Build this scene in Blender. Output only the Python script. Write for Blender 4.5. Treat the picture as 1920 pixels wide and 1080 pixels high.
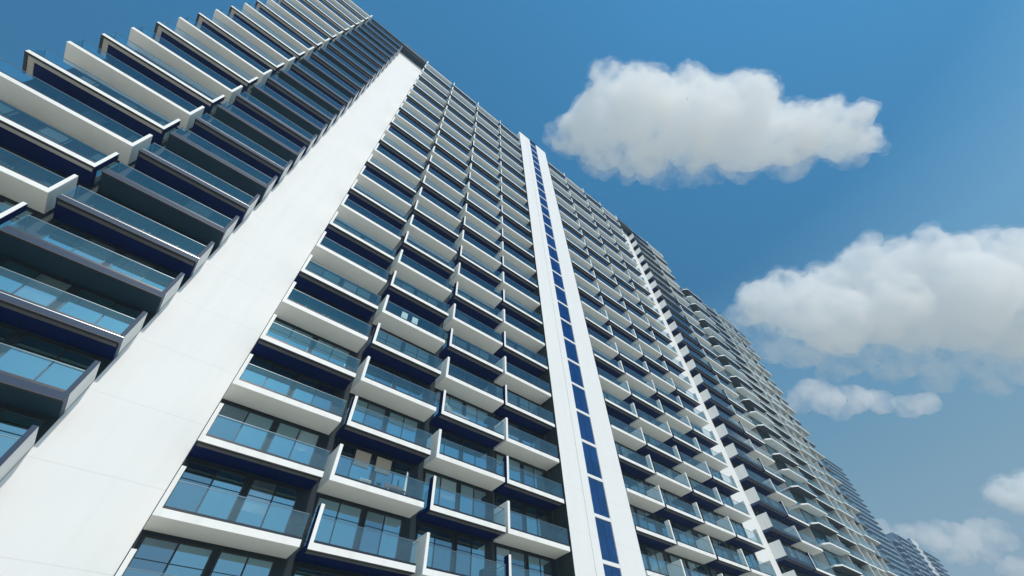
import bpy, bmesh, math, random
from mathutils import Matrix, Vector, noise
random.seed(7)
for o in list(bpy.data.objects): bpy.data.objects.remove(o)
SC = bpy.context.scene
COL = SC.collection

# ------------------------------------------------------------------ scale
H = 3.15            # one storey in metres; the towers are laid out in storeys
EYE = 1.65          # camera height above the plaza
ZB = 2.594          # first full balcony slab, storeys above the eye
D = 6.746           # plane of the balcony fronts
W = 7.214           # plane of the window wall

# ------------------------------------------------------------------ camera
cam_d = bpy.data.cameras.new('camera'); cam = bpy.data.objects.new('camera', cam_d); COL.objects.link(cam)
RB = ((0.766756, -0.639654, -0.053897), (0.470582, 0.61742, -0.630217), (0.436621, 0.45786, 0.774546))
m = Matrix(((RB[0][0], -RB[1][0], -RB[2][0], 0), (RB[0][1], -RB[1][1], -RB[2][1], 0), (RB[0][2], -RB[1][2], -RB[2][2], 0), (0, 0, 0, 1)))
m.translation = (0, 0, EYE)
cam.matrix_world = m
cam_d.sensor_width = 36; cam_d.lens = 809.225 / 1920 * 36
cam_d.shift_x = (960 - 986.9) / 1920; cam_d.shift_y = (562.0 - 540) / 1920
cam_d.clip_start = 0.1; cam_d.clip_end = 20000
SC.camera = cam

# ------------------------------------------------------------------ light
SUN_EL = math.radians(40); SUN_AZ = math.radians(186)      # azimuth clockwise from +Y
wd = bpy.data.worlds.new('World'); SC.world = wd; wd.use_nodes = True
nt = wd.node_tree; bg = nt.nodes['Background']
sky = nt.nodes.new('ShaderNodeTexSky'); sky.sky_type = 'NISHITA'; sky.sun_disc = False
sky.sun_elevation = SUN_EL; sky.sun_rotation = SUN_AZ; sky.altitude = 0; sky.air_density = 1.0; sky.dust_density = 0.25; sky.ozone_density = 1.0
tc = nt.nodes.new('ShaderNodeTexCoord'); sx = nt.nodes.new('ShaderNodeSeparateXYZ'); nt.links.new(tc.outputs['Generated'], sx.inputs[0])
rp = nt.nodes.new('ShaderNodeValToRGB'); nt.links.new(sx.outputs[2], rp.inputs[0])
rp.color_ramp.elements[0].position = 0.18; rp.color_ramp.elements[0].color = (0.78, 0.74, 0.68, 1)
rp.color_ramp.elements[1].position = 0.34; rp.color_ramp.elements[1].color = (0.83, 1.0, 0.86, 1)
for q_, c_ in ((0.58, (0.73, 1.27, 1.23)), (0.72, (0.27, 0.96, 1.13)), (0.95, (0.37, 1.26, 1.46))):
    e_ = rp.color_ramp.elements.new(q_); e_.color = (*c_, 1)
mu = nt.nodes.new('ShaderNodeMix'); mu.data_type = 'RGBA'; mu.blend_type = 'MULTIPLY'; mu.inputs[0].default_value = 1
nt.links.new(sky.outputs[0], mu.inputs[6]); nt.links.new(rp.outputs[0], mu.inputs[7])
nt.links.new(mu.outputs[2], bg.inputs[0]); bg.inputs[1].default_value = 0.120
sl = bpy.data.lights.new('sun', 'SUN'); so = bpy.data.objects.new('sun', sl); COL.objects.link(so)
sl.energy = 2.4; sl.angle = math.radians(0.5); sl.color = (1.0, 0.92, 0.82)
sv = Vector((math.sin(SUN_AZ) * math.cos(SUN_EL), math.cos(SUN_AZ) * math.cos(SUN_EL), math.sin(SUN_EL)))
so.rotation_euler = sv.to_track_quat('Z', 'Y').to_euler(); so.location = sv * 300
SC.view_settings.view_transform = 'Standard'; SC.view_settings.look = 'None'
SC.view_settings.exposure = 0.10; SC.view_settings.gamma = 1
SC.cycles.max_bounces = 16; SC.cycles.transparent_max_bounces = 24; SC.cycles.volume_bounces = 14
SC.cycles.use_denoising = True
SC.cycles.sample_clamp_indirect = 6

# ------------------------------------------------------------------ materials
MATS = {}
def mat(name, col, rough=0.6, spec=0.5, metal=0.0, var=0.0, vscale=0.4, bump=0.0, bscale=3.0, ior=1.45, streak=0.0):
    mt = bpy.data.materials.new(name); mt.use_nodes = True; n = mt.node_tree; p = n.nodes['Principled BSDF']
    p.inputs['Base Color'].default_value = (*col, 1); p.inputs['Roughness'].default_value = rough
    p.inputs['Metallic'].default_value = metal; p.inputs['IOR'].default_value = ior; p.inputs['Specular IOR Level'].default_value = spec
    geo = n.nodes.new('ShaderNodeNewGeometry')
    if var or streak:
        no = n.nodes.new('ShaderNodeTexNoise'); no.inputs['Scale'].default_value = vscale; no.inputs['Detail'].default_value = 6
        n.links.new(geo.outputs['Position'], no.inputs['Vector'])
        mx = n.nodes.new('ShaderNodeMix'); mx.data_type = 'RGBA'
        mx.inputs[6].default_value = (*[c * (1 - var) for c in col], 1); mx.inputs[7].default_value = (*[min(1, c * (1 + var)) for c in col], 1)
        n.links.new(no.outputs[0], mx.inputs[0]); out = mx.outputs[2]
        if streak:
            mp = n.nodes.new('ShaderNodeMapping'); mp.inputs['Scale'].default_value = (2.2, 2.2, 0.12)
            n.links.new(geo.outputs['Position'], mp.inputs[0])
            n2 = n.nodes.new('ShaderNodeTexNoise'); n2.inputs['Scale'].default_value = 1.0; n2.inputs['Detail'].default_value = 5
            n.links.new(mp.outputs[0], n2.inputs['Vector'])
            r = n.nodes.new('ShaderNodeMapRange'); r.inputs[1].default_value = 0.45; r.inputs[2].default_value = 0.75; r.inputs[3].default_value = 0; r.inputs[4].default_value = streak
            n.links.new(n2.outputs[0], r.inputs[0])
            m2 = n.nodes.new('ShaderNodeMix'); m2.data_type = 'RGBA'; m2.blend_type = 'MULTIPLY'; m2.inputs[7].default_value = (0.72, 0.70, 0.66, 1)
            n.links.new(r.outputs[0], m2.inputs[0]); n.links.new(out, m2.inputs[6]); out = m2.outputs[2]
        n.links.new(out, p.inputs['Base Color'])
    if bump:
        nb = n.nodes.new('ShaderNodeTexNoise'); nb.inputs['Scale'].default_value = bscale; nb.inputs['Detail'].default_value = 4
        n.links.new(geo.outputs['Position'], nb.inputs['Vector'])
        b = n.nodes.new('ShaderNodeBump'); b.inputs['Strength'].default_value = bump; b.inputs['Distance'].default_value = 0.02
        n.links.new(nb.outputs[0], b.inputs['Height']); n.links.new(b.outputs[0], p.inputs['Normal'])
    MATS[name] = mt
    return mt
mat('white_paint', (0.84, 0.838, 0.825), 0.55, var=0.04, vscale=0.8, bump=0.15, bscale=9, streak=0.35)
mat('soffit_white', (0.86, 0.835, 0.785), 0.7, var=0.05, vscale=1.1, bump=0.1, bscale=6)
mat('navy_paint', (0.001, 0.010, 0.078), 0.6, spec=0.12, var=0.25, vscale=0.7)
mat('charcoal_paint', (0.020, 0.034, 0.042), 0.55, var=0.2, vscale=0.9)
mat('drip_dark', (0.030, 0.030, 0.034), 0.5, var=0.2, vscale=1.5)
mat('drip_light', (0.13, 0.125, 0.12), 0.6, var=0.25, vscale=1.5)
mat('slate_paint', (0.024, 0.050, 0.100), 0.5, spec=0.25, var=0.12, vscale=1.1)
mat('slate_soffit', (0.018, 0.046, 0.072), 0.55, spec=0.2, var=0.2, vscale=0.8)
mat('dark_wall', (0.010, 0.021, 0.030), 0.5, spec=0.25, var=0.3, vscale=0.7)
mat('frame_dark', (0.012, 0.014, 0.018), 0.35)
mat('metal_cap', (0.62, 0.66, 0.70), 0.3, metal=0.9)
mat('rail_cap', (0.16, 0.20, 0.23), 0.35, metal=0.6)
mat('drip_beige', (0.50, 0.46, 0.41), 0.6, var=0.15, vscale=1.5)
mat('channel_dark', (0.012, 0.018, 0.035), 0.35)
mat('pale_grey', (0.78, 0.78, 0.75), 0.65, var=0.08, vscale=0.5, streak=0.5)
mat('grey_render', (0.46, 0.465, 0.445), 0.7, var=0.12, vscale=0.5, streak=0.6)
mat('beige_blind', (0.42, 0.37, 0.31), 0.8, var=0.1, vscale=3)
mat('white_plastic', (0.8, 0.82, 0.82), 0.4)
mat('white_fabric', (0.75, 0.76, 0.73), 0.85, var=0.06, vscale=6, bump=0.4, bscale=14)
mat('wicker', (0.16, 0.12, 0.10), 0.7, var=0.3, vscale=20, bump=0.6, bscale=60)
mat('leaf', (0.05, 0.10, 0.035), 0.6, var=0.3, vscale=12)
mat('clay', (0.30, 0.22, 0.16), 0.8)
mat('paving', (0.74, 0.65, 0.54), 0.8, var=0.12, vscale=0.15, bump=0.3)
mat('bounce_sand', (0.66, 0.585, 0.48), 0.9, var=0.2, vscale=0.01)  # made extra pale to bounce more light upward
mat('far_blue', (0.24, 0.34, 0.45), 0.6, var=0.15, vscale=0.1)  # building blue, lightened so the colour carries part of the haze
mat('far_dark', (0.05, 0.10, 0.17), 0.4)  # dark tone of the far blocks, also lifted for haze
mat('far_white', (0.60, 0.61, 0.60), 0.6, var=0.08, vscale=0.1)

def glass_window(name, deep, tint, refl, seed=0.0, rough=0.006):
    """coated window pane: dark tinted interior under a sky-reflecting coat, a little uneven from pane to pane"""
    mt = bpy.data.materials.new(name); mt.use_nodes = True; n = mt.node_tree; n.nodes.clear()
    out = n.nodes.new('ShaderNodeOutputMaterial'); mix = n.nodes.new('ShaderNodeMixShader')
    df = n.nodes.new('ShaderNodeBsdfDiffuse'); gl = n.nodes.new('ShaderNodeBsdfGlossy'); gl.inputs['Roughness'].default_value = rough
    gl.inputs['Color'].default_value = (*tint, 1)
    geo = n.nodes.new('ShaderNodeNewGeometry')
    mp = n.nodes.new('ShaderNodeMapping'); mp.inputs['Scale'].default_value = (0.9, 0.9, 0.75); mp.inputs['Location'].default_value = (seed, 0, 0)
    n.links.new(geo.outputs['Position'], mp.inputs[0])
    no = n.nodes.new('ShaderNodeTexVoronoi'); no.inputs['Scale'].default_value = 0.9
    n.links.new(mp.outputs[0], no.inputs['Vector'])
    mx = n.nodes.new('ShaderNodeMix'); mx.data_type = 'RGBA'
    mx.inputs[6].default_value = (*[c * 0.45 for c in deep], 1); mx.inputs[7].default_value = (*[c * 1.7 for c in deep], 1)
    n.links.new(no.outputs['Color'], mx.inputs[0]); n.links.new(mx.outputs[2], df.inputs[0])
    fr = n.nodes.new('ShaderNodeLayerWeight'); fr.inputs[0].default_value = refl
    r = n.nodes.new('ShaderNodeMapRange'); r.inputs[3].default_value = refl * 0.85; r.inputs[4].default_value = 0.95
    n.links.new(fr.outputs['Fresnel'], r.inputs[0]); n.links.new(r.outputs[0], mix.inputs[0])
    nb = n.nodes.new('ShaderNodeTexNoise'); nb.inputs['Scale'].default_value = 0.9; nb.inputs['Detail'].default_value = 1
    n.links.new(geo.outputs['Position'], nb.inputs['Vector'])
    b = n.nodes.new('ShaderNodeBump'); b.inputs['Strength'].default_value = 0.25; b.inputs['Distance'].default_value = 0.012
    n.links.new(nb.outputs[0], b.inputs['Height']); n.links.new(b.outputs[0], gl.inputs['Normal'])
    n.links.new(df.outputs[0], mix.inputs[1]); n.links.new(gl.outputs[0], mix.inputs[2]); n.links.new(mix.outputs[0], out.inputs[0])
    MATS[name] = mt
glass_window('window_glass', (0.005, 0.034, 0.030), (0.42, 0.68, 0.84), 0.56)
glass_window('curtained_glass', (0.10, 0.15, 0.14), (0.50, 0.70, 0.88), 0.50, 7.0)
glass_window('dim_glass', (0.003, 0.016, 0.016), (0.42, 0.62, 0.80), 0.44, 9.0)
glass_window('stair_glass', (0.001, 0.016, 0.080), (0.28, 0.52, 0.88), 0.25, 3.0)
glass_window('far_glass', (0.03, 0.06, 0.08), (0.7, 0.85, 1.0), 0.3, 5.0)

def rail_glass():
    mt = bpy.data.materials.new('rail_glass'); mt.use_nodes = True; n = mt.node_tree; n.nodes.clear()
    out = n.nodes.new('ShaderNodeOutputMaterial'); mix = n.nodes.new('ShaderNodeMixShader')
    tr = n.nodes.new('ShaderNodeBsdfTransparent'); tr.inputs[0].default_value = (0.895, 0.95, 0.955, 1)
    gl = n.nodes.new('ShaderNodeBsdfGlossy'); gl.inputs['Roughness'].default_value = 0.003; gl.inputs['Color'].default_value = (0.78, 0.93, 1, 1)
    fr = n.nodes.new('ShaderNodeFresnel'); fr.inputs[0].default_value = 1.55
    r = n.nodes.new('ShaderNodeMapRange'); r.inputs[3].default_value = 0.11; r.inputs[4].default_value = 1.0
    ge = n.nodes.new('ShaderNodeNewGeometry'); inv = n.nodes.new('ShaderNodeMath'); inv.operation = 'SUBTRACT'; inv.inputs[0].default_value = 1
    n.links.new(ge.outputs['Backfacing'], inv.inputs[1]); ml = n.nodes.new('ShaderNodeMath'); ml.operation = 'MULTIPLY'
    n.links.new(fr.outputs[0], r.inputs[0]); n.links.new(r.outputs[0], ml.inputs[0]); n.links.new(inv.outputs[0], ml.inputs[1]); n.links.new(ml.outputs[0], mix.inputs[0])
    n.links.new(tr.outputs[0], mix.inputs[1]); n.links.new(gl.outputs[0], mix.inputs[2]); n.links.new(mix.outputs[0], out.inputs[0])
    MATS['rail_glass'] = mt
rail_glass()

def pier_material():
    mt = mat('pier_paint', (0.80, 0.80, 0.80), 0.6, var=0.03, vscale=0.35, bump=0.12, bscale=5, streak=0.10)
    n = mt.node_tree; p = n.nodes['Principled BSDF']
    src = p.inputs['Base Color'].links[0].from_socket
    geo = n.nodes.new('ShaderNodeNewGeometry'); sp = n.nodes.new('ShaderNodeSeparateXYZ'); n.links.new(geo.outputs['Position'], sp.inputs[0])
    wob = n.nodes.new('ShaderNodeTexNoise'); wob.inputs['Scale'].default_value = 0.5; n.links.new(geo.outputs['Position'], wob.inputs['Vector'])
    def mth(op, a, b=None):
        q = n.nodes.new('ShaderNodeMath'); q.operation = op
        for i, v in enumerate((a, b)):
            if v is None: continue
            if isinstance(v, (int, float)): q.inputs[i].default_value = v
            else: n.links.new(v, q.inputs[i])
        return q.outputs[0]
    z = mth('ADD', mth('DIVIDE', mth('SUBTRACT', sp.outputs[2], EYE + ZB * H), H), mth('MULTIPLY', wob.outputs[0], 0.02))
    fr = mth('FRACT', mth('ADD', z, 50.0))
    line = mth('LESS_THAN', mth('ABSOLUTE', mth('SUBTRACT', fr, 0.5)), 0.006)
    mx = n.nodes.new('ShaderNodeMix'); mx.data_type = 'RGBA'; mx.inputs[7].default_value = (0.60, 0.60, 0.59, 1)
    n.links.new(mth('MULTIPLY', line, 0.38), mx.inputs[0]); n.links.new(src, mx.inputs[6]); n.links.new(mx.outputs[2], p.inputs['Base Color'])
pier_material()

# ------------------------------------------------------------------ mesh building
class MB:
    """collects boxes (in storeys) with a material per face; builds ONE mesh"""
    def __init__(s): s.v = []; s.f = []; s.m = []; s.names = []
    def mi(s, n):
        if n not in s.names: s.names.append(n)
        return s.names.index(n)
    def quad(s, pts, mt):
        b = len(s.v); s.v += [tuple(p) for p in pts]; s.f.append(tuple(range(b, b + len(pts)))); s.m.append(s.mi(mt))
    def box(s, x0, x1, y0, y1, z0, z1, mt, **k):
        b = len(s.v)
        s.v += [(x0, y0, z0), (x1, y0, z0), (x1, y1, z0), (x0, y1, z0), (x0, y0, z1), (x1, y0, z1), (x1, y1, z1), (x0, y1, z1)]
        for nm, f in (('bottom', (0, 3, 2, 1)), ('top', (4, 5, 6, 7)), ('front', (0, 1, 5, 4)), ('right', (1, 2, 6, 5)), ('back', (2, 3, 7, 6)), ('left', (3, 0, 4, 7))):
            s.f.append(tuple(b + i for i in f)); s.m.append(s.mi(k.get(nm, mt)))
    def add(s, o, dx=0, dy=0, dz=0):
        b = len(s.v); s.v += [(x + dx, y + dy, z + dz) for x, y, z in o.v]
        s.f += [tuple(b + i for i in f) for f in o.f]; mm = [s.mi(n) for n in o.names]; s.m += [mm[i] for i in o.m]
    def mesh(s, name):
        me = bpy.data.meshes.new(name); me.from_pydata([(x * H, y * H, z * H) for x, y, z in s.v], [], s.f)
        for n in s.names: me.materials.append(MATS[n])
        me.polygons.foreach_set('material_index', s.m); me.update()
        return me
def link(name, me, parent=None, loc=(0, 0, 0)):
    o = bpy.data.objects.new(name, me); COL.objects.link(o)
    if parent is not None: o.parent = parent
    o.location = [c * H for c in loc]
    return o
def thing(name, label, cat, loc, group=None):       # loc in metres
    o = bpy.data.objects.new(name, None); COL.objects.link(o); o.location = loc; o.empty_display_size = 1
    o['label'] = label; o['category'] = cat
    if group: o['group'] = group
    return o
def tag(o, label, cat, group=None):
    o['label'] = label; o['category'] = cat
    if group: o['group'] = group
def zrel(k): return k + ZB                           # storeys above the eye
GROUND = -EYE / H                                    # plaza, in storeys relative to the eye

# ------------------------------------------------------------------ ground
gm = bpy.data.meshes.new('plaza'); gm.from_pydata([(-255, -255, 0), (555, -255, 0), (555, 325, 0), (-255, 325, 0)], [], [(0, 1, 2, 3)])
gm.materials.append(MATS['paving']); g = bpy.data.objects.new('ground', gm); COL.objects.link(g); g['kind'] = 'structure'
tm_ = bpy.data.meshes.new('bounce_terrain'); tm_.from_pydata([(-9000, -9000, -1.6), (9000, -9000, -1.6), (9000, 9000, -1.6), (-9000, 9000, -1.6)], [], [(0, 1, 2, 3)])
tm_.materials.append(MATS['bounce_sand']); tr_ = bpy.data.objects.new('bounce_terrain', tm_); COL.objects.link(tr_); tr_['kind'] = 'structure'  # unseen sheet added to bounce sunlight onto cloud undersides and soffits

# ------------------------------------------------------------------ balcony and window kits (built once per bay and finish)
SLAB = 0.095; RAIL = 0.45; FIN = 0.63; DEP = W - D
def kit_balcony(w, finish, side):
    """local origin: left front bottom corner of the slab. side: +1 fin at the left end, -1 at the right, 0 none"""
    slab, fin, rail = MB(), MB(), MB()
    y1 = DEP - 0.003
    if finish == 'white':
        slab.box(0, w, 0, y1, 0, SLAB, 'white_paint', bottom='soffit_white', top='paving')
        ft, fo, fi, fd = 'white_paint', 'white_paint', 'white_paint', y1
    else:
        face = 'white_paint' if finish == 'navy' else 'slate_paint'
        sof = 'navy_paint' if finish in ('navy', 'navy_slate') or side > 0 else 'slate_soffit'  # right-hand slate bay: navy colour stands in for its deeper shade
        ends = 'navy_paint' if finish == 'navy' else 'slate_paint'
        slab.box(0, w, 0, y1, 0.002, SLAB, face, bottom=sof, top='paving', left=ends, right=ends)
        slab.box(0, w, 0.0, 0.045, -0.010, 0.0015, 'drip_dark')
        if w > 2.1 and side < 0:                     # end bay: pale border turning the corner
            slab.box(0.0, 0.05, 0.046, y1, -0.010, 0.0015, 'drip_dark')
            slab.box(0.055, w - 0.02, 0.05, 0.125, -0.004, 0.0015, 'drip_beige'); slab.box(0.055, 0.15, 0.126, y1, -0.004, 0.0015, 'drip_beige')
        elif sof == 'navy_paint': slab.box(0.02, w - 0.02, 0.065, 0.135, -0.004, 0.0015, 'drip_light')
        if finish == 'navy_slate': slab.box(0.0, w, -0.003, 0.003, SLAB - 0.009, SLAB - 0.003, 'metal_cap')
        ft, fd = face, (0.14 if finish == 'navy' else y1)
        fo = 'navy_paint' if finish == 'navy' else 'white_paint'; fi = 'white_paint' if finish == 'navy' else 'slate_paint'
    fw = 0.055
    if side:
        a, b = (0, fw) if side > 0 else (w - fw, w)
        k = {'left': fo, 'right': fi} if side > 0 else {'left': fi, 'right': fo}
        fin.box(a, b, 0, fd, SLAB, FIN, ft, **k)
    a = fw + 0.004 if side > 0 else 0.004; b = w - fw - 0.004 if side < 0 else w - 0.004
    rail.box(a, b, 0.004, 0.026, SLAB, SLAB + 0.034, 'channel_dark')
    n = max(1, round((b - a) / 0.55)); st = (b - a) / n
    for i in range(n):
        rail.box(a + i * st + (0.0015 if i else 0), a + (i + 1) * st - 0.0015, 0.012, 0.017, SLAB + 0.034, RAIL - 0.006, 'rail_glass')
    rail.box(a, b, 0.009, 0.020, RAIL - 0.006, RAIL + 0.002, 'rail_cap')
    if side >= 0:                                    # glass return at the right end
        rail.box(w - 0.017, w - 0.012, 0.030, y1, SLAB + 0.02, RAIL - 0.006, 'rail_glass'); rail.box(w - 0.020, w - 0.009, 0.030, y1, RAIL - 0.006, RAIL + 0.002, 'rail_cap')
    if side <= 0 and finish != 'x':
        rail.box(0.012, 0.017, 0.030, y1, SLAB + 0.02, RAIL - 0.006, 'rail_glass'); rail.box(0.009, 0.020, 0.030, y1, RAIL - 0.006, RAIL + 0.002, 'rail_cap')
    if side and finish == 'navy':                    # glass behind the short front post
        x = 0.02 if side > 0 else w - 0.025
        rail.box(x, x + 0.005, fd + 0.002, y1, SLAB + 0.02, RAIL - 0.006, 'rail_glass')
    return slab, fin, rail
def kit_window(w, mirror, wide=1.72, seed=0):
    """window band of one bay, local origin: left end of the bay at the wall plane, slab level"""
    fr, gl = MB(), MB(); s = w / wide; rnd = random.Random(seed * 31 + int(w * 100))
    X = [0.06, 0.43, 0.82, 0.91, 1.25, 1.58]
    if w > 2.0: X = [0.06, 0.36, 0.66, 0.70, 1.00, 1.30, 1.36, 1.56]
    X = [x * s for x in X]
    if mirror: X = [w - x for x in reversed(X)]
    z0, z1, zt = 0.10, 0.925, 0.69
    groups = ((0, 3), (3, 6)) if len(X) == 6 else ((0, 3), (3, 6), (6, 8))
    for a, b in groups:
        g = X[a:b]
        fr.box(g[0], g[-1], -0.014, 0.0, z1, z1 + 0.022, 'frame_dark'); fr.box(g[0], g[-1], -0.014, 0.0, z0 - 0.01, z0 + 0.012, 'frame_dark')
        for i, x in enumerate(g):
            t = 0.011 if i in (0, len(g) - 1) else 0.008
            fr.box(x - t, x + t, -0.016, 0.0, z0 + 0.012, z1, 'frame_dark')
        for i in range(len(g) - 1):
            fr.box(g[i] + 0.012, g[i + 1] - 0.012, -0.012, 0.0, zt, zt + 0.008, 'frame_dark')
            u = rnd.random(); kind = 'window_glass' if u < 0.6 else 'dim_glass' if u < 0.84 else 'curtained_glass'
            t_ = rnd.uniform(-0.0012, 0.0012)        # panes never sit perfectly in one plane
            if kind == 'curtained_glass' and rnd.random() < 0.6:      # a blind let down part of the way
                zb_ = z0 + rnd.uniform(0.25, 0.6)
                gl.box(g[i] + 0.0115, g[i + 1] - 0.0115, -0.006 + t_, -0.001, zb_, z1 - 0.0005, kind)
                gl.box(g[i] + 0.0115, g[i + 1] - 0.0115, -0.006 + t_, -0.001, z0 + 0.0125, zb_ - 0.0004, 'window_glass')
            else: gl.box(g[i] + 0.0115, g[i + 1] - 0.0115, -0.006 + t_, -0.001, z0 + 0.0125, z1 - 0.0005, kind)
    return fr, gl

# ------------------------------------------------------------------ the near tower
t1 = thing('apartment_tower', 'large white and navy balcony tower filling the left half, nearest building', 'building', (0, D * H, 0))
def P1(name, mb, kind=None):                         # a part given in eye-relative storeys
    me = mb.mesh(name); o = link(name, me, t1); o.matrix_parent_inverse = Matrix.Translation((0, -D * H, EYE))
    if kind: o['kind'] = kind
    return o
KT = 26                                              # top balcony level
TOP = zrel(KT + 1)
bw = MB()
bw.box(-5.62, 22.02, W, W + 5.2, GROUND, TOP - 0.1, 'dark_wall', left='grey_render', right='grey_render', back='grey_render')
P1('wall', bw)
rf = MB(); rf.box(-5.66, 22.06, W + 0.02, W + 5.3, TOP - 0.1, TOP + 0.05, 'grey_render'); P1('roof', rf)
for x0, x1 in ((-1.44, 0.02), (16.72, 18.16)):
    pm = MB(); pm.box(x0, x1, W - 0.014, W + 0.25, GROUND, zrel(KT) - 0.004, 'pier_paint')
    P1('pier', pm)
    tm = MB(); tm.box(x0 - 0.001, x1 - 0.012, D + 0.01, W - 0.002, zrel(KT), zrel(KT) + SLAB, 'slate_paint', bottom='slate_soffit')
    tm.box(x0, x1 - 0.012, D + 0.012, D + 0.03, zrel(KT) + SLAB, zrel(KT) + RAIL, 'drip_dark'); tm.box(x0, x1 - 0.012, D + 0.10, D + 0.14, zrel(KT) - 0.01, zrel(KT) - 0.001, 'drip_light')
    P1('roof_terrace', tm)
# stair core: two white shafts with a ribbon of blue windows between
SX0, SG0, SG1, SX1 = 7.13, 8.04, 8.61, 9.50
CT = zrel(27.72)
cm = MB()
for a, b in ((SX0, SG0), (SG1, SX1)):
    zs = zrel(25.2)
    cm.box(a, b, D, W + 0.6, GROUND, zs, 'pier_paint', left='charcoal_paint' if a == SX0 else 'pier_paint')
    cm.box(a, b, D, W + 0.6, zs, CT, 'pier_paint')
cm.box(SX0 + 0.635, SX0 + 0.642, D - 0.0015, D + 0.001, GROUND, CT - 0.3, 'drip_light')
cm.box(SX0 - 0.01, SX1 + 0.01, D - 0.008, W + 0.62, CT, CT + 0.03, 'drip_dark')
for k in range(-3, 28):
    cm.box(SG0 + 0.0005, SG1 - 0.0005, D + 0.004, D + 0.2, zrel(k) - 0.038, min(zrel(k) + 0.042, CT - 0.002), 'pier_paint')
P1('stair_core', cm)
for k in range(-3, 28):
    z0, z1 = zrel(k) + 0.0425, min(zrel(k + 1) - 0.0385, CT - 0.001)
    fm = MB(); fm.box(SG0 + 0.001, SG1 - 0.001, D + 0.03, D + 0.05, z0, z1, 'frame_dark')
    wo = P1('stair_window', fm)
    gm_ = MB(); c = (SG0 + SG1) / 2
    for a, b in ((SG0 + 0.012, c - 0.006), (c + 0.006, SG1 - 0.012)):
        gm_.box(a, b, D + 0.024, D + 0.0295, z0 + 0.01, z1 - 0.01, 'stair_glass')
    go = link('pane', gm_.mesh('pane'), wo)
BAYS = [  # x0, x1, parity of the white soffits, side of the fin, kind of finish
    (-5.80, -3.53, 0, -1, 'white'), (-3.42, -1.445, 1, -1, 'slate'),
    (0.03, 1.78, 0, 1, 'white'), (1.89, 3.57, 1, 1, 'white'), (3.70, 5.37, 0, 1, 'white'), (5.43, 7.07, 1, 1, 'white'),
    (9.56, 11.19, 1, -1, 'white'), (11.27, 13.07, 0, -1, 'white'), (13.17, 14.84, 1, -1, 'white'), (14.94, 16.63, 0, -1, 'white'),
    (18.165, 20.22, 1, 1, 'slate'), (20.31, 22.13, 0, 1, 'white')]
def project(x, y, z):
    c = [sum(RB[r][i] * (x, y, z)[i] for i in range(3)) for r in range(3)]
    if c[2] <= 0.05: return None
    return 986.9 + 809.225 * c[0] / c[2], 562 + 809.225 * c[1] / c[2]
def area(x0, x1, z0, z1, y):
    ps = [project(x, y, z) for x, z in ((x0, z0), (x1, z0), (x1, z1), (x0, z1))]
    if any(p is None for p in ps): return 0
    cx = sum(p[0] for p in ps) / 4; cy = sum(p[1] for p in ps) / 4
    if not (-260 < cx < 2000 and -90 < cy < 1230): return 0
    a = abs(sum(ps[i][0] * ps[(i + 1) % 4][1] - ps[(i + 1) % 4][0] * ps[i][1] for i in range(4))) / 2
    if not (0 < cx < 1920 and 0 < cy < 1080): a *= 0.25
    return a
cells = []
for bi, (x0, x1, par, side, kind) in enumerate(BAYS):
    for k in range(-2, KT + 1):
        cells.append((area(x0, x1, zrel(k), zrel(k + 1), D), bi, k))
cells.sort(reverse=True)
chosen = {(b, k) for _, b, k in cells[:100]}
kb, kw = {}, {}
rest_b, rest_w = MB(), MB()
proto_b, proto_w = {}, {}
for bi, (x0, x1, par, side, kind) in enumerate(BAYS):
    w = x1 - x0
    wx0, wx1 = (max(x0, -5.60), min(x1, 22.0))
    for sd in range(5): kw[bi, sd] = kit_window(wx1 - wx0, x0 > 8 or x0 < -1, seed=sd + 5 * bi)
    for k in range(-2, KT + 1):
        wh = (k % 2) == par
        fin = 'white' if (kind == 'white' and wh) else 'navy' if kind == 'white' else ('slate' if wh else 'navy_slate')
        key = (bi, fin)
        if key not in kb: kb[key] = kit_balcony(w, fin, side)
        loc = (x0, D, zrel(k)); wl = (wx0, W, zrel(k)); sd = (k * 7 + bi * 3) % 5
        if (bi, k) in chosen:
            # matrix_parent_inverse keeps the eye-relative storeys
            if key not in proto_b:
                proto_b[key] = [mb.mesh(n) for mb, n in zip(kb[key], ('balcony', 'side_fin', 'glass_railing'))]
            if (bi, sd) not in proto_w: proto_w[bi, sd] = [mb.mesh(n) for mb, n in zip(kw[bi, sd], ('window', 'pane'))]
            b = bpy.data.objects.new('balcony', proto_b[key][0]); COL.objects.link(b); b.parent = t1
            b.matrix_parent_inverse = Matrix.Translation((0, -D * H, EYE)); b.location = [c * H for c in loc]
            link('side_fin', proto_b[key][1], b); link('glass_railing', proto_b[key][2], b)
            q = bpy.data.objects.new('window', proto_w[bi, sd][0]); COL.objects.link(q); q.parent = t1
            q.matrix_parent_inverse = Matrix.Translation((0, -D * H, EYE)); q.location = [c * H for c in wl]
            link('pane', proto_w[bi, sd][1], q)
        else:
            for mb in kb[key]: rest_b.add(mb, *loc)
            for mb in kw[bi, sd]: rest_w.add(mb, *wl)
P1('upper_balconies', rest_b, 'stuff'); P1('upper_windows', rest_w, 'stuff')
# open room of the balcony with the furniture: pale blinds behind two panes
for a, b in ((2.33, 2.615), (2.735, 3.03)):
    bm_ = MB(); bm_.box(a, b, W - 0.022, W - 0.0165, zrel(1) + 0.62, zrel(1) + 0.905, 'beige_blind'); P1('blind', bm_)

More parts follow.
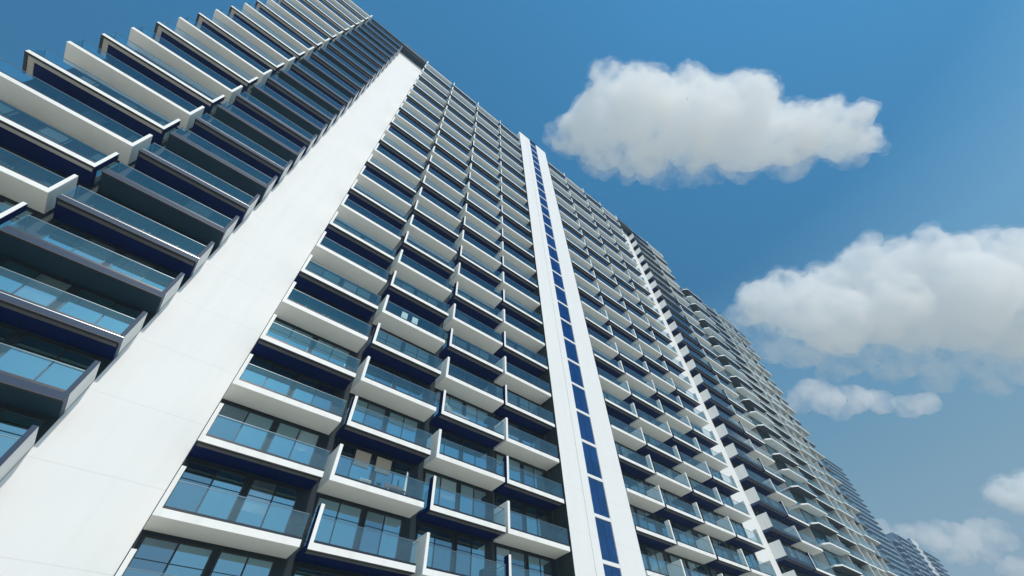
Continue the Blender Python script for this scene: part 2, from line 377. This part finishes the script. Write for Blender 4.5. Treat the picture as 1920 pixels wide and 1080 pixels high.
# ------------------------------------------------------------------ the second tower
T2Y = 7.76; T2W = T2Y + 0.5; O2 = 0.68
t2 = thing('residential_tower', 'pale grey tower with stepped balconies right behind the near tower', 'building', (30 * H, T2Y * H, 0))
def P2(name, mb, parent=None, kind=None):
    o = link(name, mb.mesh(name), t2 if parent is None else parent)
    if parent is None: o.matrix_parent_inverse = Matrix.Translation((-30 * H, -T2Y * H, EYE))
    if kind: o['kind'] = kind
    return o
K2 = 26
b2 = MB(); b2.box(26.95, 36.55, T2W, T2W + 5, GROUND, zrel(K2 + 1 + O2), 'dark_wall', left='grey_render', right='grey_render', back='grey_render'); P2('wall', b2)
r2 = MB(); r2.box(26.9, 36.6, T2W + 0.02, T2W + 5.1, zrel(K2 + 1 + O2), zrel(K2 + 1 + O2) + 0.12, 'grey_render'); P2('roof', r2)
rest2 = MB()
for k in range(-3, K2 + 1):
    z = zrel(k + O2); ev = k % 2 == 0
    for j, (a, b) in enumerate(((26.8, 29.35), (29.45, 31.9), (32.0, 34.25), (34.32, 36.7))):
        s = MB(); r = MB(); parts = []
        out = T2Y + (0.0, 0.12, 0.0 if ev else 0.13, 0.13 if ev else 0.0)[j]
        if j == 0:      # chamfered corner slab, white edge
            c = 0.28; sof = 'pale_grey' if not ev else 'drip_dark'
            pts = [(a, T2W + 1.0), (a, T2Y + c), (a + c, T2Y), (b, T2Y), (b, T2W + 1.0)]
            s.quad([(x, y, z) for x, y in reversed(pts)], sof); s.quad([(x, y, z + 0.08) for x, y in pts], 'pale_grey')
            for i in range(len(pts)):
                p, q = pts[i], pts[(i + 1) % len(pts)]
                s.quad([(*p, z), (*q, z), (*q, z + 0.08), (*p, z + 0.08)], 'white_paint')
        else:
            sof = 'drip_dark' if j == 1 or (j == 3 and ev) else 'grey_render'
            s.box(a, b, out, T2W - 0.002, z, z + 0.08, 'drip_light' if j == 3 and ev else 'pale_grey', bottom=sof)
        xa = a + (0.3 if j == 0 else 0.02)
        r.box(xa, b - 0.02, out + 0.02, out + 0.026, z + 0.10, z + 0.44, 'rail_glass'); r.box(xa, b - 0.02, out + 0.016, out + 0.03, z + 0.44, z + 0.45, 'rail_cap')
        for x in ((a, a + 1.1) if j >= 2 else (b - 0.07,)):
            f = MB(); f.box(x, x + 0.07, T2Y + 0.145, T2W - 0.003, z + 0.0805, z + 0.999, 'pale_grey' if j >= 2 else 'grey_render'); parts.append(f)
        if k >= 2:
            bo = P2('balcony', s); P2('glass_railing', r, bo)
            for f in parts: P2('partition', f, bo)
        else:
            for q in [s, r] + parts: rest2.add(q)
P2('lower_balconies', rest2, None, 'stuff')
wn = MB()
for k in range(-3, K2 + 1):
    for a, b in ((27.1, 28.1), (28.2, 29.2), (29.6, 31.7), (32.2, 33.4), (33.75, 34.95), (35.3, 36.4)):
        wn.box(a, b, T2W - 0.012, T2W - 0.001, zrel(k + O2) + 0.14, zrel(k + O2) + 0.88, 'window_glass')
P2('window_bands', wn, None, 'stuff')

# ------------------------------------------------------------------ far towers in the haze
t3 = thing('slender_tower', 'hazy blue tower edge with comb of jutting balconies behind the pale grey tower', 'building', (95 * H, 20 * H, 0))
def PF(t, cx, name, mb, parent=None, kind=None):
    o = link(name, mb.mesh(name), t if parent is None else parent)
    if parent is None: o.matrix_parent_inverse = Matrix.Translation((-cx * H, -20 * H, EYE))
    if kind: o['kind'] = kind
    return o
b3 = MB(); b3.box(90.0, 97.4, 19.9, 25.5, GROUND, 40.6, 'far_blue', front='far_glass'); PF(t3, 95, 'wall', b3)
for k in range(0, 41):
    s = MB(); z = k + 0.5
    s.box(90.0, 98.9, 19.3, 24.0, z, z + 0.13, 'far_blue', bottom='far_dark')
    bo = PF(t3, 95, 'balcony', s)
    r = MB(); r.box(90.0, 98.2, 19.33, 19.36, z + 0.131, z + 0.45, 'rail_glass'); PF(t3, 95, 'glass_railing', r, bo)
rt = MB(); rt.box(91, 96.2, 20.4, 24.6, 40.6, 41.6, 'far_blue'); PF(t3, 95, 'roof', rt)
t4 = thing('distant_tower_block', 'wide hazy blue block with white pier and stepped roof, farthest at lower right', 'building', (116 * H, 20 * H, 0))
T4S = [(103.0, 108.0, 29.6), (108.0, 113.6, 31.4), (113.6, 117.8, 31.0), (117.8, 121.4, 32.4), (121.4, 124.6, 31.2), (124.6, 130.2, 31.6)]
b4 = MB()
for i, (a, b, top) in enumerate(T4S):
    y0 = 20.0 - (0.25 if i == 3 else 0)
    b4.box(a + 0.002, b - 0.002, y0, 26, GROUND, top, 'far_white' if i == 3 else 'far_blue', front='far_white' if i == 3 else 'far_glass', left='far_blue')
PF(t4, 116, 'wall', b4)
low4 = MB()
for k in range(2, 32):
    z = k + 0.6
    for i, (a, b, top) in enumerate(T4S):
        if i == 3 or z > top - 0.3: continue
        s = MB() if k > 8 else low4
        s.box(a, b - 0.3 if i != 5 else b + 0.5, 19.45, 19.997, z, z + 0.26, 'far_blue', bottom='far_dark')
        if k > 8: PF(t4, 116, 'balcony', s)
PF(t4, 116, 'lower_balconies', low4, None, 'stuff')
for k in range(2, 31):
    s = MB()
    s.box(119.9, 120.9, 19.735, 19.747, k + 0.7, k + 1.3, 'far_dark'); PF(t4, 116, 'window', s)
dc = MB()
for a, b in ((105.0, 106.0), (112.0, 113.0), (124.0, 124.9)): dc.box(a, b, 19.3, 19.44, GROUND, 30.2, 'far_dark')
PF(t4, 116, 'dark_window_column', dc)  # dark columns of windows up the block front

# ------------------------------------------------------------------ things on the balconies (metres)
def mesh_obj(name, bm, mt, parent=None, smooth=False):
    me = bpy.data.meshes.new(name); bm.to_mesh(me); bm.free(); me.materials.append(MATS[mt])
    if smooth:
        for p in me.polygons: p.use_smooth = True
    o = bpy.data.objects.new(name, me); COL.objects.link(o)
    if parent is not None: o.parent = parent
    return o
def bbox(bm, x0, x1, y0, y1, z0, z1, bevel=0.0, rx=0.0):
    r = bmesh.ops.create_cube(bm, size=1)
    mt = Matrix.Translation(((x0 + x1) / 2, (y0 + y1) / 2, (z0 + z1) / 2)) @ Matrix.Rotation(rx, 4, 'X') @ Matrix.Diagonal((x1 - x0, y1 - y0, z1 - z0, 1))
    bmesh.ops.transform(bm, matrix=mt, verts=r['verts'])
    if bevel:
        es = {e for v in r['verts'] for e in v.link_edges}
        bmesh.ops.bevel(bm, geom=list(es), offset=bevel, segments=2, affect='EDGES')
def cyl(bm, x, y, z0, z1, r0, r1=None, seg=12):
    r1 = r0 if r1 is None else r1
    q = bmesh.ops.create_cone(bm, cap_ends=True, segments=seg, radius1=r0, radius2=r1, depth=z1 - z0)
    bmesh.ops.translate(bm, verts=q['verts'], vec=(x, y, (z0 + z1) / 2))
def floor_at(k): return EYE + (zrel(k) + SLAB) * H
def chair(x, y, z, label):
    t = thing('chair', label, 'chair', (x, y, z), 'white chairs on an upper balcony')
    b = bmesh.new(); bbox(b, -0.24, 0.24, -0.22, 0.24, 0.42, 0.46, 0.012); mesh_obj('seat', b, 'white_plastic', t)
    b = bmesh.new(); bbox(b, -0.24, 0.24, -0.29, -0.25, 0.40, 1.02, 0.015, 0.09); mesh_obj('backrest', b, 'white_plastic', t)
    for sx in (-0.21, 0.21):
        for sy in (-0.2, 0.21):
            b = bmesh.new(); cyl(b, sx, sy, 0, 0.42, 0.016, 0.022); mesh_obj('leg', b, 'white_plastic', t)
z5 = floor_at(5)
chair(2.45 * H, (D + 0.16) * H, z5, 'left white chair of the pair behind glass on a navy shaded balcony')
chair(2.73 * H, (D + 0.16) * H, z5, 'right white chair of the pair behind glass on a navy shaded balcony')
t = thing('floor_cushion', 'small white cushion lying left of the two white balcony chairs', 'cushion', (2.2 * H, (D + 0.13) * H, z5))
b = bmesh.new(); bbox(b, -0.28, 0.28, -0.2, 0.2, 0, 0.28, 0.09); mesh_obj('pad', b, 'white_fabric', t, True)
# sun lounger with a white cover
z3 = floor_at(3)
t = thing('sun_lounger', 'white covered lounger lying along the glass rail of a balcony, headrest raised', 'sun lounger', (4.12 * H, (D + 0.16) * H, z3))
b = bmesh.new(); bbox(b, -1.0, 1.0, -0.3, 0.3, 0.26, 0.31, 0.01); mesh_obj('frame', b, 'white_plastic', t)
b = bmesh.new(); bbox(b, -0.3, 1.0, -0.32, 0.32, 0.31, 0.42, 0.04); mesh_obj('mattress', b, 'white_fabric', t, True)
b = bmesh.new(); bbox(b, -0.42, 0.42, -0.32, 0.32, -0.05, 0.05, 0.04)
bmesh.ops.rotate(b, verts=b.verts, cent=(0, 0, 0), matrix=Matrix.Rotation(math.radians(38), 3, 'Y')); bmesh.ops.translate(b, verts=b.verts, vec=(-0.62, 0, 0.62)); mesh_obj('headrest', b, 'white_fabric', t, True)
for sx in (-0.9, 0.9):
    for sy in (-0.25, 0.25):
        b = bmesh.new(); cyl(b, sx, sy, 0, 0.26, 0.02); mesh_obj('leg', b, 'white_plastic', t)
# furnished balcony
z1_ = floor_at(1)
t = thing('wicker_bench', 'brown wicker bench on metal legs at the right of the furnished balcony', 'bench', (3.07 * H, (D + 0.17) * H, z1_))
b = bmesh.new(); bbox(b, -0.55, 0.55, -0.24, 0.24, 0.36, 0.48, 0.04); mesh_obj('seat', b, 'wicker', t)
b = bmesh.new(); bbox(b, -0.55, 0.55, 0.22, 0.28, 0.44, 0.86, 0.03, -0.1); mesh_obj('backrest', b, 'wicker', t)
for sx in (-0.5, 0.5):
    for sy in (-0.2, 0.2):
        b = bmesh.new(); cyl(b, sx, sy, 0, 0.36, 0.02); mesh_obj('leg', b, 'metal_cap', t)
t = thing('low_table', 'low white table at the left of the furnished balcony', 'table', (2.5 * H, (D + 0.17) * H, z1_))
b = bmesh.new(); bbox(b, -0.32, 0.32, -0.22, 0.22, 0.40, 0.45, 0.015); mesh_obj('tabletop', b, 'white_plastic', t)
for sx in (-0.27, 0.27):
    for sy in (-0.17, 0.17):
        b = bmesh.new(); cyl(b, sx, sy, 0, 0.40, 0.018); mesh_obj('leg', b, 'white_plastic', t)
t = thing('potted_plant', 'small leafy plant in a clay pot between table and wicker bench', 'plant', (2.74 * H, (D + 0.13) * H, z1_))
b = bmesh.new(); cyl(b, 0, 0, 0, 0.26, 0.12, 0.16, 20); mesh_obj('pot', b, 'clay', t)
b = bmesh.new()
for i in range(70):
    a = random.uniform(0, 6.28); el = random.uniform(0.3, 1.4); L = random.uniform(0.14, 0.34)
    d = Vector((math.cos(a) * math.cos(el), math.sin(a) * math.cos(el), math.sin(el))); s_ = d.cross(Vector((0, 0, 1))).normalized() * 0.025
    o_ = Vector((0, 0, 0.26)); vs = [b.verts.new(o_ + d * L * 0.3), b.verts.new(o_ + d * L * 0.7 + s_), b.verts.new(o_ + d * L * 1.05 - Vector((0, 0, 0.02))), b.verts.new(o_ + d * L * 0.7 - s_)]
    b.faces.new(vs)
mesh_obj('foliage', b, 'leaf', t)
t = thing('folded_parasol', 'slim closed white parasol standing at the right of the furnished balcony', 'parasol', (3.31 * H, (D + 0.30) * H, z1_))
b = bmesh.new(); cyl(b, 0, 0, 0, 0.06, 0.2, 0.18, 24); mesh_obj('base', b, 'metal_cap', t)
b = bmesh.new(); cyl(b, 0, 0, 0.06, 1.95, 0.018); mesh_obj('pole', b, 'white_plastic', t)
b = bmesh.new(); cyl(b, 0, 0, 0.75, 1.88, 0.085, 0.03, 10); mesh_obj('canopy', b, 'white_fabric', t)

# ------------------------------------------------------------------ clouds
def cloud_mat(name, dens, col, scale, lo, hi):
    mt = bpy.data.materials.new(name); mt.use_nodes = True; n = mt.node_tree; n.nodes.clear()
    out = n.nodes.new('ShaderNodeOutputMaterial'); v = n.nodes.new('ShaderNodeVolumeScatter')
    v.inputs['Color'].default_value = (*col, 1); v.inputs['Anisotropy'].default_value = 0.1
    tc = n.nodes.new('ShaderNodeTexCoord'); no = n.nodes.new('ShaderNodeTexNoise'); no.inputs['Scale'].default_value = scale; no.inputs['Detail'].default_value = 5; no.inputs['Roughness'].default_value = 0.62
    n.links.new(tc.outputs['Object'], no.inputs['Vector'])
    r = n.nodes.new('ShaderNodeMapRange'); r.interpolation_type = 'SMOOTHSTEP'; r.inputs[1].default_value = lo; r.inputs[2].default_value = hi; r.inputs[3].default_value = 0; r.inputs[4].default_value = dens
    n.links.new(no.outputs[0], r.inputs[0]); n.links.new(r.outputs[0], v.inputs['Density'])
    n.links.new(v.outputs[0], out.inputs['Volume']); MATS[name] = mt
def vapour(kind, dist):
    s_ = dist / 809.225; nm = '%s_%d' % (kind, dist)
    if nm not in MATS:
        d, c, sc, lo, hi = {'cloud_vapour': (0.042, {1500: (1.0, 0.972, 0.935), 2400: (1.0, 0.95, 0.885)}.get(dist, (1.0, 0.90, 0.81)), 0.030, 0.34, 0.62), 'thin_vapour': (0.030, (1.0, 0.87, 0.78), 0.022, 0.34, 0.66), 'fringe_vapour': (0.017, (1.0, 0.99, 0.975), 0.024, 0.38, 0.66)}[kind]
        cloud_mat(nm, d / s_, c, sc / s_, lo, hi)
    return MATS[nm]
def pix_dir(px, py):
    c = ((px - 986.9) / 809.225, (py - 562) / 809.225, 1.0)
    return Vector([sum(RB[r][i] * c[r] for r in range(3)) for i in range(3)])
def puffs(name, c0, dist, blobs, mt, voxel, d1, d2, grow=1.0, add=0.0):
    bm = bmesh.new(); s = dist / 809.225
    for px, py, r, dz in blobs:
        p = pix_dir(px, py) * (dist + dz * s)
        q = bmesh.ops.create_icosphere(bm, subdivisions=3, radius=1)
        bmesh.ops.transform(bm, matrix=Matrix.Translation(p - c0) @ Matrix.Scale((r * grow + add) * s, 4), verts=q['verts'])
    me = bpy.data.meshes.new(name); bm.to_mesh(me); bm.free(); me.materials.append(vapour(mt, dist))
    o = bpy.data.objects.new(name, me); COL.objects.link(o)
    rm = o.modifiers.new('merge', 'REMESH'); rm.mode = 'VOXEL'; rm.voxel_size = voxel * s
    for sc, st in (d1, d2, (d2[0] * 0.45, d2[1] * 0.35)):
        tx = bpy.data.textures.new('puff', 'CLOUDS'); tx.noise_scale = sc * s; tx.noise_depth = 4
        dm = o.modifiers.new('billow', 'DISPLACE'); dm.texture = tx; dm.texture_coords = 'LOCAL'; dm.strength = st * s; dm.mid_level = 0.5
    return o
def cloud(name, label, dist, blobs, mt, voxel, d1, d2, low=()):
    """puffs (u, v, radius, depth) of a cumulus standing `dist` metres off; real thickness along the view"""
    c0 = pix_dir(blobs[0][0], blobs[0][1]) * dist
    o = puffs(name, c0, dist, blobs, mt, voxel, d1, d2); o.location = c0 + Vector((0, 0, EYE))
    if mt == 'cloud_vapour':
        f = puffs('vapour_fringe', c0, dist, list(blobs) + list(low), 'fringe_vapour', voxel, (d1[0], d1[1] * 1.3), d2, 1.04, 5); f.parent = o
    tag(o, label, 'cloud')
    return o
cloud('cumulus_cloud', 'large white cumulus floating alone above the roofline', 1500,
      [(1310, 235, 80, 0), (1127, 140, 26, 0), (1150, 165, 38, 10), (1195, 160, 34, -10), (1130, 215, 62, 10), (1205, 215, 72, -30), (1283, 148, 27, 0), (1300, 172, 40, 10),
       (1345, 175, 34, 20), (1385, 160, 26, -10), (1405, 195, 48, -20), (1425, 165, 24, 10), (1400, 250, 72, 20), (1490, 250, 55, 0), (1545, 215, 30, 0), (1566, 190, 20, 10), (1600, 225, 34, -10), (1575, 255, 48, 10),
       (1625, 262, 26, 0), (1645, 275, 14, 0), (1080, 245, 36, 0), (1055, 262, 22, 0), (1130, 280, 42, 0), (1215, 290, 42, 0), (1300, 290, 36, 0), (1400, 292, 30, 0), (1080, 262, 30, 0), (1180, 312, 22, 0)], 'cloud_vapour', 3.6, (60, 30), (17, 14),
      [(1130, 290, 40, 0), (1215, 300, 42, 0), (1300, 300, 40, 0), (1390, 300, 38, 0), (1480, 300, 36, 0), (1180, 325, 20, 0), (1490, 325, 14, 0), (1250, 320, 28, 0), (1340, 318, 26, 0), (1600, 290, 24, 0), (1040, 255, 18, 0)])
cloud('cumulus_cloud', 'tall billowing cream cumulus bank at the right edge', 2400,
      [(1640, 570, 78, 0), (1455, 520, 20, 0), (1470, 535, 32, 10), (1430, 560, 40, 0), (1400, 585, 24, 0), (1500, 580, 58, -10), (1560, 530, 40, 10), (1560, 600, 62, -20), (1612, 475, 26, 0), (1630, 458, 16, 0), (1625, 510, 52, 20),
       (1690, 475, 32, -10), (1740, 465, 34, 0), (1710, 520, 62, 10), (1790, 480, 42, 0), (1855, 450, 24, 0), (1870, 480, 46, 10), (1910, 455, 30, 0), (1800, 550, 80, -20), (1900, 540, 85, 10), (1990, 530, 90, 0),
       (1700, 600, 58, 0), (1800, 605, 55, 0), (1900, 610, 60, 0)], 'cloud_vapour', 3.6, (60, 30), (17, 14),
      [(1400, 600, 34, 0), (1450, 630, 44, 0), (1500, 640, 46, 0), (1590, 655, 44, 0), (1690, 660, 44, 0), (1800, 665, 46, 0), (1910, 670, 46, 0), (1560, 690, 26, 0), (1660, 700, 24, 0), (1760, 705, 24, 0), (1860, 712, 26, 0)])
cloud('flat_cloud', 'flat pinkish cloud streak below the tall cumulus bank', 3200,
      [(1600, 748, 30, 0), (1505, 735, 24, 0), (1540, 745, 34, 0), (1500, 760, 22, 0), (1650, 752, 24, 0), (1700, 758, 22, 0), (1735, 757, 22, 0), (1750, 765, 12, 0), (1570, 770, 22, 0)], 'thin_vapour', 4, (40, 22), (14, 9))
cloud('small_cloud', 'small round cream cloud cut by the right edge', 3600,
      [(1905, 928, 32, 0), (1875, 928, 22, 0), (1890, 912, 18, 0), (1940, 925, 36, 0)], 'cloud_vapour', 4, (30, 14), (12, 7))
cloud('flat_cloud', 'low ragged pink cloud band over the distant towers', 4200,
      [(1790, 1010, 34, 0), (1655, 985, 16, 0), (1690, 1000, 22, 0), (1740, 1005, 28, 0), (1840, 1000, 26, 0), (1870, 985, 16, 0), (1880, 1010, 20, 0), (1800, 1035, 26, 0), (1770, 1030, 24, 0), (1850, 1035, 20, 0), (1890, 1075, 20, 0), (1915, 1070, 24, 0)], 'thin_vapour', 4, (36, 24), (14, 9))

# ------------------------------------------------------------------ the air between
hm = bpy.data.materials.new('air'); hm.use_nodes = True; n = hm.node_tree; n.nodes.clear()
ho = n.nodes.new('ShaderNodeOutputMaterial'); hv = n.nodes.new('ShaderNodeVolumePrincipled')
hv.inputs['Color'].default_value = (0.62, 0.80, 0.95, 1); hv.inputs['Density'].default_value = 0.00048; hv.inputs['Anisotropy'].default_value = 0.2
n.links.new(hv.outputs[0], ho.inputs['Volume'])
bm = bmesh.new(); bbox(bm, -260, 560, -260, 330, -1.0, 150)
me = bpy.data.meshes.new('haze'); bm.to_mesh(me); bm.free(); me.materials.append(hm)
hz = bpy.data.objects.new('haze', me); COL.objects.link(hz); hz['kind'] = 'stuff'
